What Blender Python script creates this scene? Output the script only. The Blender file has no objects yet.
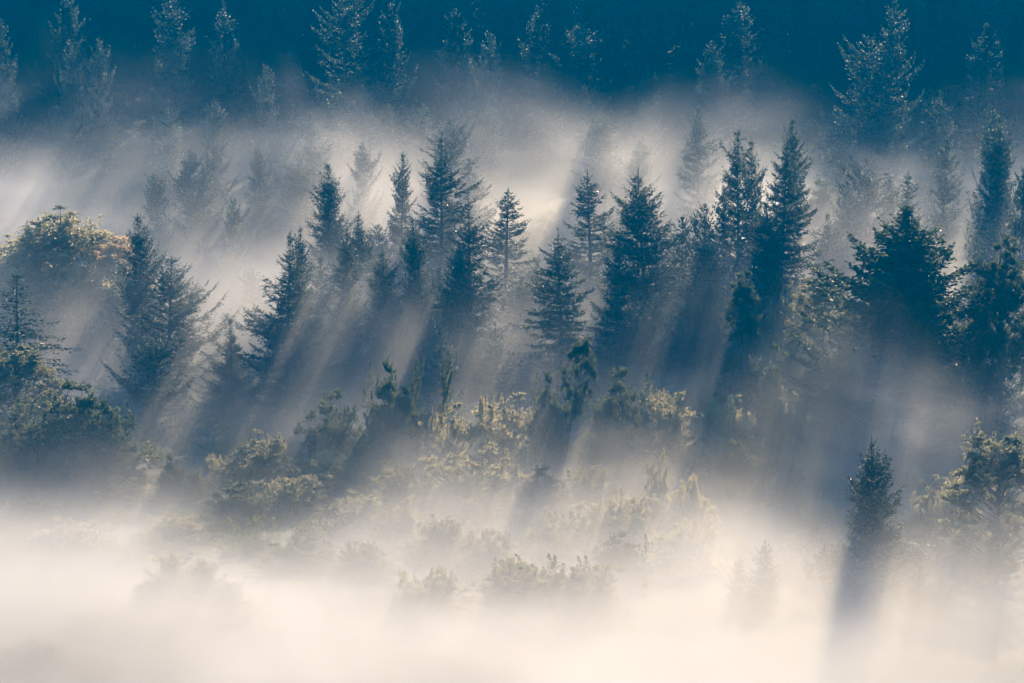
import bpy, math, random
import numpy as np
from mathutils import Vector

R = math.radians
scene = bpy.context.scene
col = scene.collection

# ------------------------------------------------------------------ camera
F = 2800.0                    # focal length in pixels of the 1024 px wide picture
PITCH = R(9.0)
CAM_Z = 72.0
cam_d = bpy.data.cameras.new('camera')
cam_d.sensor_width = 36.0
cam_d.lens = 36.0 * F / 1024.0
cam_d.clip_start = 0.5
cam_d.clip_end = 6000.0
cam = bpy.data.objects.new('camera', cam_d)
cam.location = (0, 0, CAM_Z)
cam.rotation_euler = (math.pi / 2 - PITCH, 0, 0)
col.objects.link(cam)
scene.camera = cam

# ------------------------------------------------------------------ terrain height
TY = np.array([-300, -60, 0, 30, 60, 100, 150, 200, 240, 290, 330, 360, 400, 450, 500, 560, 620, 700, 800, 1000, 1150, 1400, 2000.])
TZ = np.array([ 60,  70, 69, 58, 48, 34, 16, 4, 0, 0, 1, 4, 9, 17, 25, 34, 42, 54, 75, 112, 120, 105, 80.])

def profile(y):
    return np.interp(y, TY, TZ)

def ground(x, y):
    x = np.asarray(x, float); y = np.asarray(y, float)
    z = (profile(y - 9) + 2 * profile(y) + profile(y + 9)) / 4
    b = np.clip((y - 230) / 80, 0, 1)
    z = z + b * (1.1 * np.sin(x / 23 + y / 31) + 0.7 * np.sin(x / 11 - y / 17 + 1.3))
    return z + np.clip((np.abs(x) - 160) / 300, 0, 1) * 14 * b

def spot(u, v, y):
    """world point where the sight line through photo pixel (u, v) reaches distance y"""
    dx, dv = (u - 512) / F, (341.5 - v) / F
    fy = math.cos(PITCH) + dv * math.sin(PITCH)
    fz = -math.sin(PITCH) + dv * math.cos(PITCH)
    t = y / fy
    return dx * t, CAM_Z + fz * t, t

# ------------------------------------------------------------------ materials
def new_mat(name):
    m = bpy.data.materials.new(name)
    m.use_nodes = True
    nt = m.node_tree
    nt.nodes.clear()
    return m, nt, nt.nodes, nt.links

def foliage(name, base, trans, mix, rough, spec, vary=0.35, speckle=None):
    m, nt, N, L = new_mat(name)
    out = N.new('ShaderNodeOutputMaterial')
    tc = N.new('ShaderNodeTexCoord')
    no = N.new('ShaderNodeTexNoise'); no.inputs['Scale'].default_value = 1.3; no.inputs['Detail'].default_value = 3
    L.new(tc.outputs['Object'], no.inputs['Vector'])
    oi = N.new('ShaderNodeObjectInfo')
    add = N.new('ShaderNodeMath'); add.operation = 'MULTIPLY_ADD'
    L.new(oi.outputs['Random'], add.inputs[0]); add.inputs[1].default_value = 0.5
    L.new(no.outputs['Fac'], add.inputs[2])
    hs = []
    for c in (base, trans):
        h = N.new('ShaderNodeHueSaturation'); h.inputs['Color'].default_value = (*c, 1)
        mr = N.new('ShaderNodeMapRange'); mr.inputs['From Min'].default_value = 0.3; mr.inputs['From Max'].default_value = 1.2
        mr.inputs['To Min'].default_value = 1 - vary; mr.inputs['To Max'].default_value = 1 + vary * 1.5
        L.new(add.outputs[0], mr.inputs['Value']); L.new(mr.outputs[0], h.inputs['Value'])
        mh = N.new('ShaderNodeMapRange'); mh.inputs['From Min'].default_value = 0.3; mh.inputs['From Max'].default_value = 1.2
        mh.inputs['To Min'].default_value = 0.515; mh.inputs['To Max'].default_value = 0.475
        L.new(add.outputs[0], mh.inputs['Value']); L.new(mh.outputs[0], h.inputs['Hue'])
        hs.append(h)
    p = N.new('ShaderNodeBsdfPrincipled')
    p.inputs['Roughness'].default_value = rough
    p.inputs['Specular IOR Level'].default_value = spec
    L.new(hs[0].outputs[0], p.inputs['Base Color'])
    t = N.new('ShaderNodeBsdfTranslucent')
    if speckle:      # sun sparkle painted in: bright leaf sprays among dark ones, placed by noise
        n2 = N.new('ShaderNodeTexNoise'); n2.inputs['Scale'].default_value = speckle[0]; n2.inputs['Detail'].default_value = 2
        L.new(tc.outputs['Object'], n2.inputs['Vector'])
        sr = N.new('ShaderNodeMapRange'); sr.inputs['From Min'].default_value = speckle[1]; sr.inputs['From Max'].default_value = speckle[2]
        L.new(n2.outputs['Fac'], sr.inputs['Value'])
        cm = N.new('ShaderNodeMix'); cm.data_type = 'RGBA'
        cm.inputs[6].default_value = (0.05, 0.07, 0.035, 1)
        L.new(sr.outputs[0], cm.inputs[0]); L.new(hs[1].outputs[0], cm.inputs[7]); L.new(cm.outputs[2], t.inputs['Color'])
    else:
        L.new(hs[1].outputs[0], t.inputs['Color'])
    mx = N.new('ShaderNodeMixShader'); mx.inputs[0].default_value = mix
    L.new(p.outputs[0], mx.inputs[1]); L.new(t.outputs[0], mx.inputs[2])
    L.new(mx.outputs[0], out.inputs['Surface'])
    return m

M = {}
M['needle'] = foliage('spruce_needles', (0.030, 0.050, 0.036), (0.50, 0.50, 0.36), 0.40, 0.45, 0.45, speckle=(2.4, 0.53, 0.66))  # bright speckle in the translucent colour imitates sunlit rims
M['silver'] = foliage('painted_sparkle_foliage', (0.05, 0.065, 0.05), (0.62, 0.62, 0.52), 0.50, 0.42, 0.5, speckle=(2.6, 0.56, 0.68))  # pale patches in the leaf colour stand for sunlit glints
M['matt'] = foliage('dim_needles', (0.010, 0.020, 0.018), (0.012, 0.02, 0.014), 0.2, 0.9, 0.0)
M['leaf'] = foliage('green_leaves', (0.055, 0.080, 0.030), (0.25, 0.24, 0.10), 0.40, 0.6, 0.22)
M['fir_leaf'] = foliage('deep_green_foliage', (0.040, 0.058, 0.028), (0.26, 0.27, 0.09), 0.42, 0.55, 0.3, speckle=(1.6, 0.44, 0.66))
M['dark_leaf'] = foliage('dark_green_leaves', (0.040, 0.058, 0.028), (0.14, 0.15, 0.05), 0.34, 0.6, 0.25)
M['pale'] = foliage('pale_green_leaves', (0.075, 0.095, 0.045), (0.38, 0.35, 0.19), 0.48, 0.6, 0.22)
M['glow'] = foliage('autumn_pale_leaves', (0.10, 0.10, 0.05), (0.62, 0.54, 0.30), 0.60, 0.6, 0.22)
M['gold'] = foliage('yellowing_leaves', (0.10, 0.095, 0.05), (0.42, 0.38, 0.19), 0.48, 0.6, 0.22)
M['amber'] = foliage('amber_leaves', (0.12, 0.095, 0.05), (0.64, 0.48, 0.25), 0.60, 0.6, 0.22)

def bark():
    m, nt, N, L = new_mat('bark')
    out = N.new('ShaderNodeOutputMaterial'); p = N.new('ShaderNodeBsdfPrincipled')
    tc = N.new('ShaderNodeTexCoord'); mp = N.new('ShaderNodeMapping'); mp.inputs['Scale'].default_value = (9, 9, 1.5)
    no = N.new('ShaderNodeTexNoise'); no.inputs['Scale'].default_value = 1.5; no.inputs['Detail'].default_value = 5
    cr = N.new('ShaderNodeValToRGB')
    cr.color_ramp.elements[0].color = (0.028, 0.022, 0.017, 1); cr.color_ramp.elements[1].color = (0.11, 0.09, 0.07, 1)
    L.new(tc.outputs['Object'], mp.inputs[0]); L.new(mp.outputs[0], no.inputs['Vector'])
    L.new(no.outputs['Fac'], cr.inputs[0]); L.new(cr.outputs[0], p.inputs['Base Color'])
    bp = N.new('ShaderNodeBump'); bp.inputs['Strength'].default_value = 0.6; bp.inputs['Distance'].default_value = 0.05
    L.new(no.outputs['Fac'], bp.inputs['Height']); L.new(bp.outputs[0], p.inputs['Normal'])
    p.inputs['Roughness'].default_value = 0.85
    L.new(p.outputs[0], out.inputs['Surface'])
    return m
M['bark'] = bark()

def soil():
    m, nt, N, L = new_mat('forest_floor')
    out = N.new('ShaderNodeOutputMaterial'); p = N.new('ShaderNodeBsdfPrincipled')
    tc = N.new('ShaderNodeTexCoord')
    n1 = N.new('ShaderNodeTexNoise'); n1.inputs['Scale'].default_value = 0.09; n1.inputs['Detail'].default_value = 8
    n2 = N.new('ShaderNodeTexNoise'); n2.inputs['Scale'].default_value = 1.7; n2.inputs['Detail'].default_value = 6
    for n in (n1, n2): L.new(tc.outputs['Object'], n.inputs['Vector'])
    mx = N.new('ShaderNodeMath'); mx.operation = 'MULTIPLY'
    L.new(n1.outputs['Fac'], mx.inputs[0]); L.new(n2.outputs['Fac'], mx.inputs[1])
    cr = N.new('ShaderNodeValToRGB')
    cr.color_ramp.elements[0].position = 0.12; cr.color_ramp.elements[0].color = (0.022, 0.026, 0.014, 1)
    cr.color_ramp.elements[1].position = 0.45; cr.color_ramp.elements[1].color = (0.045, 0.048, 0.024, 1)
    L.new(mx.outputs[0], cr.inputs[0]); L.new(cr.outputs[0], p.inputs['Base Color'])
    p.inputs['Roughness'].default_value = 0.95
    bp = N.new('ShaderNodeBump'); bp.inputs['Strength'].default_value = 0.7; bp.inputs['Distance'].default_value = 0.3
    L.new(n2.outputs['Fac'], bp.inputs['Height']); L.new(bp.outputs[0], p.inputs['Normal'])
    L.new(p.outputs[0], out.inputs['Surface'])
    return m
M['soil'] = soil()

# ------------------------------------------------------------------ mesh helpers
def mesh_from(name, V, Q, mat, smooth=False):
    """V (n,3) array, Q (m,4) array of quads"""
    me = bpy.data.meshes.new(name)
    V = np.ascontiguousarray(V, dtype=np.float32); Q = np.ascontiguousarray(Q, dtype=np.int32)
    me.vertices.add(len(V)); me.vertices.foreach_set('co', V.ravel())
    me.loops.add(Q.size); me.loops.foreach_set('vertex_index', Q.ravel())
    me.polygons.add(len(Q))
    me.polygons.foreach_set('loop_start', np.arange(0, Q.size, 4, dtype=np.int32))
    if smooth:
        me.polygons.foreach_set('use_smooth', np.ones(len(Q), dtype=bool))
    me.update(calc_edges=True)
    me.materials.append(mat)
    return me

def nrm(a):
    return a / np.maximum(np.linalg.norm(a, axis=-1, keepdims=True), 1e-9)

class Twigs:
    """collects small needle sprays / leaves: base point, direction, length, half width"""
    def __init__(s): s.P, s.D, s.L, s.W = [], [], [], []
    def add(s, P, D, L, W):
        s.P.append(P); s.D.append(nrm(D)); s.L.append(np.broadcast_to(L, len(P))); s.W.append(np.broadcast_to(W, len(P)))
    def arrays(s, rng, crossed=True, flat=0.0):
        P, D = np.concatenate(s.P), np.concatenate(s.D)
        L, W = np.concatenate(s.L)[:, None], np.concatenate(s.W)[:, None]
        S = nrm(np.cross(D, rng.normal(size=P.shape) + np.array([0, 0, flat])))
        T = np.cross(D, S)
        Vs = []
        for side in ((S, T) if crossed else (S,)):
            m = P + D * L * rng.uniform(0.35, 0.6, (len(P), 1))
            Vs.append(np.stack([P, m + side * W, P + D * L, m - side * W], 1).reshape(-1, 3))
        V = np.concatenate(Vs)
        return V, np.arange(len(V)).reshape(-1, 4)

class Tubes:
    def __init__(s): s.V, s.Q, s.n = [], [], 0
    def add(s, pts, r0, r1, sides=5, power=1.0):
        pts = np.asarray(pts, float); n = len(pts)
        t = np.gradient(pts, axis=0); t = nrm(t)
        a = nrm(np.cross(t, np.array([0.31, 0.87, 0.13]))); b = np.cross(t, a)
        r = (r0 + (r1 - r0) * np.linspace(0, 1, n) ** power)[:, None, None]
        ang = np.linspace(0, 2 * np.pi, sides, endpoint=False)[None, :, None]
        ring = pts[:, None] + r * (np.cos(ang) * a[:, None] + np.sin(ang) * b[:, None])
        idx = np.arange(n * sides).reshape(n, sides) + s.n
        q = np.stack([idx[:-1], np.roll(idx, -1, 1)[:-1], np.roll(idx, -1, 1)[1:], idx[1:]], -1).reshape(-1, 4)
        s.V.append(ring.reshape(-1, 3)); s.Q.append(q); s.n += n * sides
        s.V.append(pts[-1:] + t[-1:] * r1); s.n += 1
        tip = s.n - 1
        e = idx[-1]
        s.Q.append(np.stack([e, np.roll(e, -1), np.full(sides, tip), np.full(sides, tip)], -1)[:0])
    def arrays(s): return np.concatenate(s.V), np.concatenate(s.Q)

# ------------------------------------------------------------------ tree generators
def spruce(seed, H=26.0, Rad=4.2, bare=0.10, shape=0.85, spacing=0.62, per=5, droop=0.55, up=0.55, e_top=0.9, e_low=0.10,
           rough=0.3, asym=None, gap=0.0, tw=0.42, ww=0.055, fan=0.36, lean=(0, 0), leader=1.2, dens=1.0, loose=0.35, hang=0.45, flat=1.6):
    """conifer: trunk + boughs in whorls; every bough carries side twigs, every side twig needle sprays.
    returns trunk arrays, crown arrays"""
    rng = np.random.default_rng(seed)
    tub, tg = Tubes(), Twigs()
    wob = rng.normal(0, 0.10, 2)
    def axis(t):
        return np.array([lean[0] * t ** 1.2 * H + wob[0] * math.sin(t * 5), lean[1] * t ** 1.2 * H + wob[1] * math.sin(t * 4 + 1), t * H])
    ts = np.linspace(0, 1, 14)
    tub.add(np.array([axis(t) for t in ts]), 0.0125 * H, 0.012, 7, 0.9)
    z = bare * H
    Z = np.array([0, 0, 1.0])
    while z < H - leader * 0.45:
        t = z / H
        f = (1 - t)
        tip = 0.40 + 0.60 * min(1.0, f / 0.16)
        Lm = Rad * (f ** shape) * (1 if t > bare + 0.12 else 0.55 + 0.45 * (t - bare) / 0.12) * tip + 0.16
        k = per if t < 0.85 else max(3, per - 1)
        a0 = rng.uniform(0, 6.28)
        for j in range(k):
            if rng.random() < gap: continue
            a = a0 + 6.283 * j / k + rng.normal(0, 0.25)
            L = Lm * (1 + rng.normal(0, rough)) * (asym(a, t) if asym else 1.0)
            L = max(0.22, min(L, Lm * 2.6))
            rad = np.array([math.cos(a), math.sin(a), 0])
            side = np.array([-math.sin(a), math.cos(a), 0])
            e = e_low + (e_top - e_low) * t ** 1.6 + rng.normal(0, 0.08)
            dr = droop * f ** 0.5
            n = max(4, int(L / 0.16))
            s = np.linspace(0, 1, n)[:, None]
            curve = lambda s: rad * L * s * (1 - 0.06 * s) + Z * L * (e * s - dr * s ** 2 + up * f ** 0.4 * s ** 3)
            base = axis(t + rng.uniform(-0.25, 0.25) * spacing / H)
            sw = side * L * rng.normal(0, 0.08)
            pts = base + curve(s) + sw * s ** 2
            if L > 0.7:
                tub.add(pts[::max(1, n // 5)], 0.012 + 0.012 * L, 0.006, 3)
            tan = nrm(np.gradient(pts, axis=0))
            # twigs along the axis itself
            m = max(3, int(L / 0.13 * dens))
            si = rng.uniform(0.08, 1, m); ii = (si * (n - 1)).astype(int)
            tg.add(pts[ii], tan[ii] + rng.normal(0, 0.35, (m, 3)), tw * rng.uniform(0.6, 1.1, m), ww)
            tg.add(pts[-1:], tan[-1:], tw * 0.9, ww * 0.8)
            # side twigs
            nl = max(2, int(L / 0.19 * dens))
            for sg in (-1, 1):
                sl = np.sort(rng.uniform(0.10, 0.98, nl)); il = (sl * (n - 1)).astype(int)
                ll = np.minimum(L * fan, 1.5) * (0.18 + 0.95 * np.sin(np.pi * np.clip(sl * 0.72 + 0.28, 0, 1)) ** 0.8) * rng.uniform(0.55, 1.15, nl)
                dl = nrm(tan[il] * 0.75 + side * sg * 0.8 + Z * (-0.30 * hang + 0.05) + rng.normal(0, 0.16, (nl, 3)))
                cnt = np.maximum(1, (ll / 0.17 * dens).astype(int))
                rep = np.repeat(np.arange(nl), cnt)
                q = rng.uniform(0.05, 1.0, len(rep))
                p0 = pts[il][rep] + dl[rep] * (ll[rep] * q)[:, None] - Z * (0.22 * hang * (ll[rep] * q) ** 2)[:, None]
                d0 = dl[rep] * 0.8 + rng.normal(0, loose, (len(rep), 3)) - Z * hang * rng.uniform(0.0, 1.0, (len(rep), 1))
                tg.add(p0, d0, tw * rng.uniform(0.55, 1.1, len(rep)), ww * rng.uniform(0.7, 1.2, len(rep)))
        z += max(spacing * (0.55 + 0.6 * f), 0.62 * (t > 0.86)) * rng.uniform(0.75, 1.25)
    # leader
    m = 14
    zz = rng.uniform(H - leader, H - 0.05, m)
    base = np.array([axis(q / H) for q in zz])
    a = rng.uniform(0, 6.28, m)
    tg.add(base, np.stack([np.cos(a), np.sin(a), np.full(m, 0.9)], 1), 0.30, 0.04)
    tg.add(axis(1.0)[None] - Z * leader * 0.7, Z[None] + 0.0, leader * 0.9, 0.055)
    tg.add(axis(1.0)[None] - Z * leader * 1.3, Z[None] + 0.02, leader * 0.9, 0.07)
    return tub.arrays(), tg.arrays(rng, flat=flat)

def broadleaf(seed, H=16.0, Rad=5.0, base=0.25, clumps=46, leaf=0.26, per=420, form='round', stems=1, lean=(0, 0), upswing=0.35, cr=0.24, wl=0.36, spire=0.0):
    rng = np.random.default_rng(seed)
    tub, tg = Tubes(), Twigs()
    def env(t):       # crown half width at height fraction t of the crown
        if form == 'round': return math.sqrt(max(0.02, 1 - (2 * t - 0.85) ** 2 / 1.35))
        if form == 'cone': return max(0.04, (1 - t) ** 0.95)
        if form == 'round':
            zc *= rng.uniform(0.86, 1.06) * (0.95 + 0.06 * math.sin(3 * a + ph[2]) + 0.05 * math.sin(6 * a + ph[3]))
            rr *= 0.92 + 0.14 * math.sin(4 * a + ph[1])
        if form == 'mound': return math.sqrt(max(0.03, 1 - t ** 2))
        return max(0.12, math.sin(math.pi * (0.12 + 0.80 * t)) ** 0.8)      # 'oval'
    ph = rng.uniform(0, 6.283, 4)
    tops = []
    for s in range(stems):
        off = rng.normal(0, 0.22 * Rad, 2) if stems > 1 else np.zeros(2)
        hh = H * (0.93 if s == 0 else rng.uniform(0.6, 0.9))
        tt = np.linspace(0, 1, 9)
        c = np.stack([off[0] * (0.3 + tt) + lean[0] * H * tt ** 1.3 + rng.normal(0, 0.07, 9) * tt, off[1] * (0.3 + tt) + lean[1] * H * tt ** 1.3 + rng.normal(0, 0.07, 9) * tt, hh * tt], 1)
        tub.add(c, 0.013 * H / stems ** 0.5 + 0.02, 0.02, 6)
        tops.append(c)
    Z = np.array([0, 0, 1.0])
    n = 0
    while n < clumps:
        t = rng.random() ** 0.9 if form != 'cone' else 1 - (1 - rng.random()) ** 0.48
        a = rng.uniform(0, 6.283)
        rr = env(t) * Rad * math.sqrt(rng.uniform(0.12, 1.0)) * rng.uniform(0.75, 1.1)
        zc = H * (base + (1 - base) * t * 0.96)
        if form == 'round':
            zc *= rng.uniform(0.86, 1.06) * (0.95 + 0.06 * math.sin(3 * a + ph[2]) + 0.05 * math.sin(6 * a + ph[3]))
            rr *= 0.92 + 0.14 * math.sin(4 * a + ph[1])
        if form == 'mound':      # several unequal lobes rather than one dome
            rr *= (0.92 + 0.22 * math.sin(2 * a + ph[0]) + 0.16 * math.sin(5 * a + ph[1])) * rng.uniform(0.7, 1.3)
            zc *= (0.78 + 0.15 * math.sin(3 * a + ph[2]) + 0.09 * math.sin(7 * a + ph[3])) * rng.uniform(0.62, 1.24)
        tr = tops[rng.integers(len(tops))]
        ax = np.array([np.interp(zc, tr[:, 2], tr[:, 0]), np.interp(zc, tr[:, 2], tr[:, 1]), zc])
        c = ax + np.array([math.cos(a) * rr, math.sin(a) * rr, 0])
        zs = max(0.12 * H * (stems == 1), zc - upswing * rr * 1.6 - 0.15 * H * rng.random())
        zs = min(zs, tr[-1, 2] * 0.97)
        st = np.array([np.interp(zs, tr[:, 2], tr[:, 0]), np.interp(zs, tr[:, 2], tr[:, 1]), zs])
        mid = (st + c) / 2 + np.array([0, 0, -0.05 * rr]) + rng.normal(0, 0.04 * Rad, 3)
        q = np.linspace(0, 1, 6)[:, None]
        limb = st * (1 - q) ** 2 + 2 * mid * q * (1 - q) + c * q ** 2
        tub.add(limb, 0.012 * Rad + 0.015, 0.012, 4)
        R0 = Rad * cr * rng.uniform(0.65, 1.25) * (0.45 + 0.55 * env(t))
        out = nrm(c - ax + Z * (0.4 + 1.2 * t) * Rad * 0.4 + 1e-6)
        # twigs radiating from the limb end, leaves along each
        nt_ = int(rng.integers(9, 15))
        dd = nrm(rng.normal(0, 1, (nt_, 3)) * np.array([1, 1, 0.75]) + out * 0.9)
        ln = R0 * rng.uniform(0.5, 1.9, nt_)
        for d, l in zip(dd, ln):
            w0 = c + d * l
            tub.add(np.array([c, (c + w0) / 2 + Z * 0.04 * l, w0]), 0.014, 0.004, 3)
        m = int(per * rng.uniform(0.6, 1.2))
        pick = rng.integers(nt_, size=m)
        q = rng.uniform(0.15, 1.0, m) ** 0.7
        P = c + dd[pick] * (ln[pick] * q)[:, None] + rng.normal(0, 0.15 * R0, (m, 3)) + Z * (0.05 * R0)
        D = dd[pick] * 0.7 + rng.normal(0, 0.6, (m, 3)) + out * 0.3 + Z * 0.25
        tg.add(P, D, leaf * rng.uniform(0.6, 1.3, m), leaf * wl * rng.uniform(0.7, 1.2, m))
        n += 1
    if spire:
        for s in range(int(spire)):
            a, rr = rng.uniform(0, 6.283), Rad * 0.7 * math.sqrt(rng.random())
            p0 = np.array([math.cos(a) * rr, math.sin(a) * rr, H * rng.uniform(0.6, 0.85)])
            l = H * rng.uniform(0.15, 0.3)
            d = nrm(np.array([rng.normal(0, 0.2), rng.normal(0, 0.2), 1.0]))
            tub.add(np.array([p0, p0 + d * l * 0.5, p0 + d * l]), 0.02, 0.004, 3)
            m = 90
            q = rng.uniform(0, 1, m)
            tg.add(p0 + d * (l * q)[:, None] + rng.normal(0, 1, (m, 3)) * (0.14 * l * (1.05 - q))[:, None], d * 0.7 + rng.normal(0, 0.6, (m, 3)), leaf * (1.1 - 0.4 * q), leaf * wl)
    return tub.arrays(), tg.arrays(rng, crossed=False, flat=0.9)

def ang_lobe(a0, gain, width, t0=0.0, t1=1.0, rest=1.0):
    def f(a, t):
        d = abs((a - a0 + math.pi) % (2 * math.pi) - math.pi)
        return rest + gain * math.exp(-(d / width) ** 2) * (1.0 if t0 <= t <= t1 else 0.15)
    return f

E_, W_ = 0.0, math.pi      # +x is to the right in the photograph
KINDS = {}
def kind(key, name, cat, leafmat, arrays, H):
    (tv, tq), (cv, cq) = arrays
    span = np.percentile(np.abs(cv[:, 0]), 98.5) * 2
    KINDS[key] = dict(name=name, cat=cat, H=H, span=span,
                      trunk=mesh_from(name + '_trunk', tv, tq, M['bark'], True), crown=mesh_from(name + '_crown', cv, cq, M[leafmat]))

SP, SH = ('spruce_tree', 'spruce tree'), ('shrub', 'bush')
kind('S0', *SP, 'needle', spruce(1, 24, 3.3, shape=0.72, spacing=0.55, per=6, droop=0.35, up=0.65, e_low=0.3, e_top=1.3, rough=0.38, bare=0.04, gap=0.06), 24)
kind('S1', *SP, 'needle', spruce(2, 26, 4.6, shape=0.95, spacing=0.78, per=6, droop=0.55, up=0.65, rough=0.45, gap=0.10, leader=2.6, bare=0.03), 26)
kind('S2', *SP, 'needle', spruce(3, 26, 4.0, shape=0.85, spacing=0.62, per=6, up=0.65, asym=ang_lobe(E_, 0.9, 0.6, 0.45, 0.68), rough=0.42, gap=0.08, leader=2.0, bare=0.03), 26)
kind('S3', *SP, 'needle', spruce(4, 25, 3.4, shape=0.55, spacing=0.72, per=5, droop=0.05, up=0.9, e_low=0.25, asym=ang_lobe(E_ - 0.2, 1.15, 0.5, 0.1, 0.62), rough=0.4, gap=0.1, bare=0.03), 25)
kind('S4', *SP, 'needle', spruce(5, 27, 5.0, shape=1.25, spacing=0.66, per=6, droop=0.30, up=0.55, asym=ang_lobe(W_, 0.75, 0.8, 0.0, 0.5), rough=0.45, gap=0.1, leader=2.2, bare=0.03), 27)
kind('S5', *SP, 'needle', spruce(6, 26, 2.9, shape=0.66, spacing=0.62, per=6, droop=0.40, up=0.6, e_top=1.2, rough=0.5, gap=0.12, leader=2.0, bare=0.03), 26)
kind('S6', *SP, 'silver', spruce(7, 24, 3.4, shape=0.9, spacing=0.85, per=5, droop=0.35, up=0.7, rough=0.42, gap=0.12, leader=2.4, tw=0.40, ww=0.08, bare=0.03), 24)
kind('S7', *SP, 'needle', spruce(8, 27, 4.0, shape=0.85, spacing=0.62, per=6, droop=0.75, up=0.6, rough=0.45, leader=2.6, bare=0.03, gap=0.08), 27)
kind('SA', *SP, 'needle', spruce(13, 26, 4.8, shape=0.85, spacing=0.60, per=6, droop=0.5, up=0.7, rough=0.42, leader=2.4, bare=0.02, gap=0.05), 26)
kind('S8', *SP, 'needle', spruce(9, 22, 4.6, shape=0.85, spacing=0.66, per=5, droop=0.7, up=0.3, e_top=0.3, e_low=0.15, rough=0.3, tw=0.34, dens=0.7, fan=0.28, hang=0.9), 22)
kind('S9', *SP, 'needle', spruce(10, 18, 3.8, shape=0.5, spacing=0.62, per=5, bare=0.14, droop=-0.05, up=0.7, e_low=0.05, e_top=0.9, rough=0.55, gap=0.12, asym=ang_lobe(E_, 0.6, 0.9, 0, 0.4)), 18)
kind('YS', *SP, 'silver', spruce(11, 9, 2.3, shape=0.85, spacing=0.5, per=5, bare=0.04, droop=0.2, up=0.5, rough=0.3, tw=0.30, ww=0.045, leader=1.0), 9)
kind('YG', *SP, 'leaf', spruce(12, 9, 2.2, shape=0.7, spacing=0.45, per=5, bare=0.04, droop=0.1, up=0.5, rough=0.35, tw=0.32, ww=0.05, leader=1.0), 9)
LT = ('larch_tree', 'larch tree')
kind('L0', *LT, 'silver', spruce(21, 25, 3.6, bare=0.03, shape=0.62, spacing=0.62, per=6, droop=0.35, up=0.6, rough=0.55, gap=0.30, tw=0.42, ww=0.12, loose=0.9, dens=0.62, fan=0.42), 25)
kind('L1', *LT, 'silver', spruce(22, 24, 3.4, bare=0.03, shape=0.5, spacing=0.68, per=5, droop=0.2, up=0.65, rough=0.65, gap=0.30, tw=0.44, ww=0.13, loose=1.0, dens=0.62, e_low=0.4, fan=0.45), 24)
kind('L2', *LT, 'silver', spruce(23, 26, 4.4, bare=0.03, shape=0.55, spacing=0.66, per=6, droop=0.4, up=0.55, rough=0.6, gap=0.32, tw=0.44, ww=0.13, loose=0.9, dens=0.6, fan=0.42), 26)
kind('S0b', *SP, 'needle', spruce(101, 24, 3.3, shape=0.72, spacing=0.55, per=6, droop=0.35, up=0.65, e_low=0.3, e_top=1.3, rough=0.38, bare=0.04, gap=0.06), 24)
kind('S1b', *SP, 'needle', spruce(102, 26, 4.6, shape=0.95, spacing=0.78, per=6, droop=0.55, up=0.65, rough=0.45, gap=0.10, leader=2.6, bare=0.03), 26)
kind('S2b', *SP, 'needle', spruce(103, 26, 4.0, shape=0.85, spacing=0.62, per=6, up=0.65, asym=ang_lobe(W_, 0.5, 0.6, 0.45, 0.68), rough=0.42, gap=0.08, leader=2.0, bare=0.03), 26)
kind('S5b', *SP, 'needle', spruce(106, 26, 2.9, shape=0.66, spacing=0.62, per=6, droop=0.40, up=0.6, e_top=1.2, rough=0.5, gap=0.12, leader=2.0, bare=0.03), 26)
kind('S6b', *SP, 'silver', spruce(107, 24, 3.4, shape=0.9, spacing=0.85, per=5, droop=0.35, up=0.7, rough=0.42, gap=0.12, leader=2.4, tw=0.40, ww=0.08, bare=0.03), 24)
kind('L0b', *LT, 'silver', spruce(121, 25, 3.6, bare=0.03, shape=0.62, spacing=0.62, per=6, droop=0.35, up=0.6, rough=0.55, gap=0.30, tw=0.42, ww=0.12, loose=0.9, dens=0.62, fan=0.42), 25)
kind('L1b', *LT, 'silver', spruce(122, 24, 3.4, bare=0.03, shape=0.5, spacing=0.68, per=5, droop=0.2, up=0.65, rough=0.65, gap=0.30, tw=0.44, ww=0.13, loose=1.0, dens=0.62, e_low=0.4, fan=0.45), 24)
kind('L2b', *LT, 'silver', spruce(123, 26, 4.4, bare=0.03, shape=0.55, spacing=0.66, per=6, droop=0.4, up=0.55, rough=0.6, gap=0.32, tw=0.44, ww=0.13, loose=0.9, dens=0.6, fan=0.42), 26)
ALT = {k: 0 for k in ('S0', 'S1', 'S2', 'S5', 'S6', 'L0', 'L1', 'L2')}
BT = ('broadleaf_tree', 'broadleaf tree')
kind('B0', *BT, 'fir_leaf', spruce(31, 28, 8.0, bare=0.01, shape=1.0, spacing=0.62, per=7, droop=0.25, up=0.5, e_low=0.2, e_top=1.1, rough=0.38, gap=0.08, tw=0.46, ww=0.12, fan=0.45, loose=0.9, hang=0.2, leader=0.5, dens=0.8, flat=0.8), 28)
kind('B1', *BT, 'glow', broadleaf(32, 20, 6.5, base=0.0, clumps=400, leaf=0.30, per=170, form='round', spire=10, cr=0.15), 20)
kind('B1a', *BT, 'amber', broadleaf(33, 18, 5.0, base=0.0, clumps=280, leaf=0.30, per=170, form='round', spire=6, cr=0.16), 18)
kind('B2', *BT, 'pale', broadleaf(34, 17, 4.2, base=0.03, clumps=170, leaf=0.27, per=170, cr=0.17, form='oval', spire=10), 17)
kind('B3', *BT, 'gold', broadleaf(35, 18, 4.0, base=0.03, clumps=170, leaf=0.25, per=180, cr=0.17, form='oval', spire=5), 18)
kind('B5', *BT, 'dark_leaf', broadleaf(36, 26, 5.2, base=0.0, clumps=300, leaf=0.30, per=190, form='round', upswing=0.3, cr=0.16, spire=10), 26)
kind('B6', *BT, 'dark_leaf', broadleaf(37, 20, 2.6, base=0.06, clumps=110, leaf=0.28, per=150, form='oval', lean=(0.06, 0), cr=0.3), 20)
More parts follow.
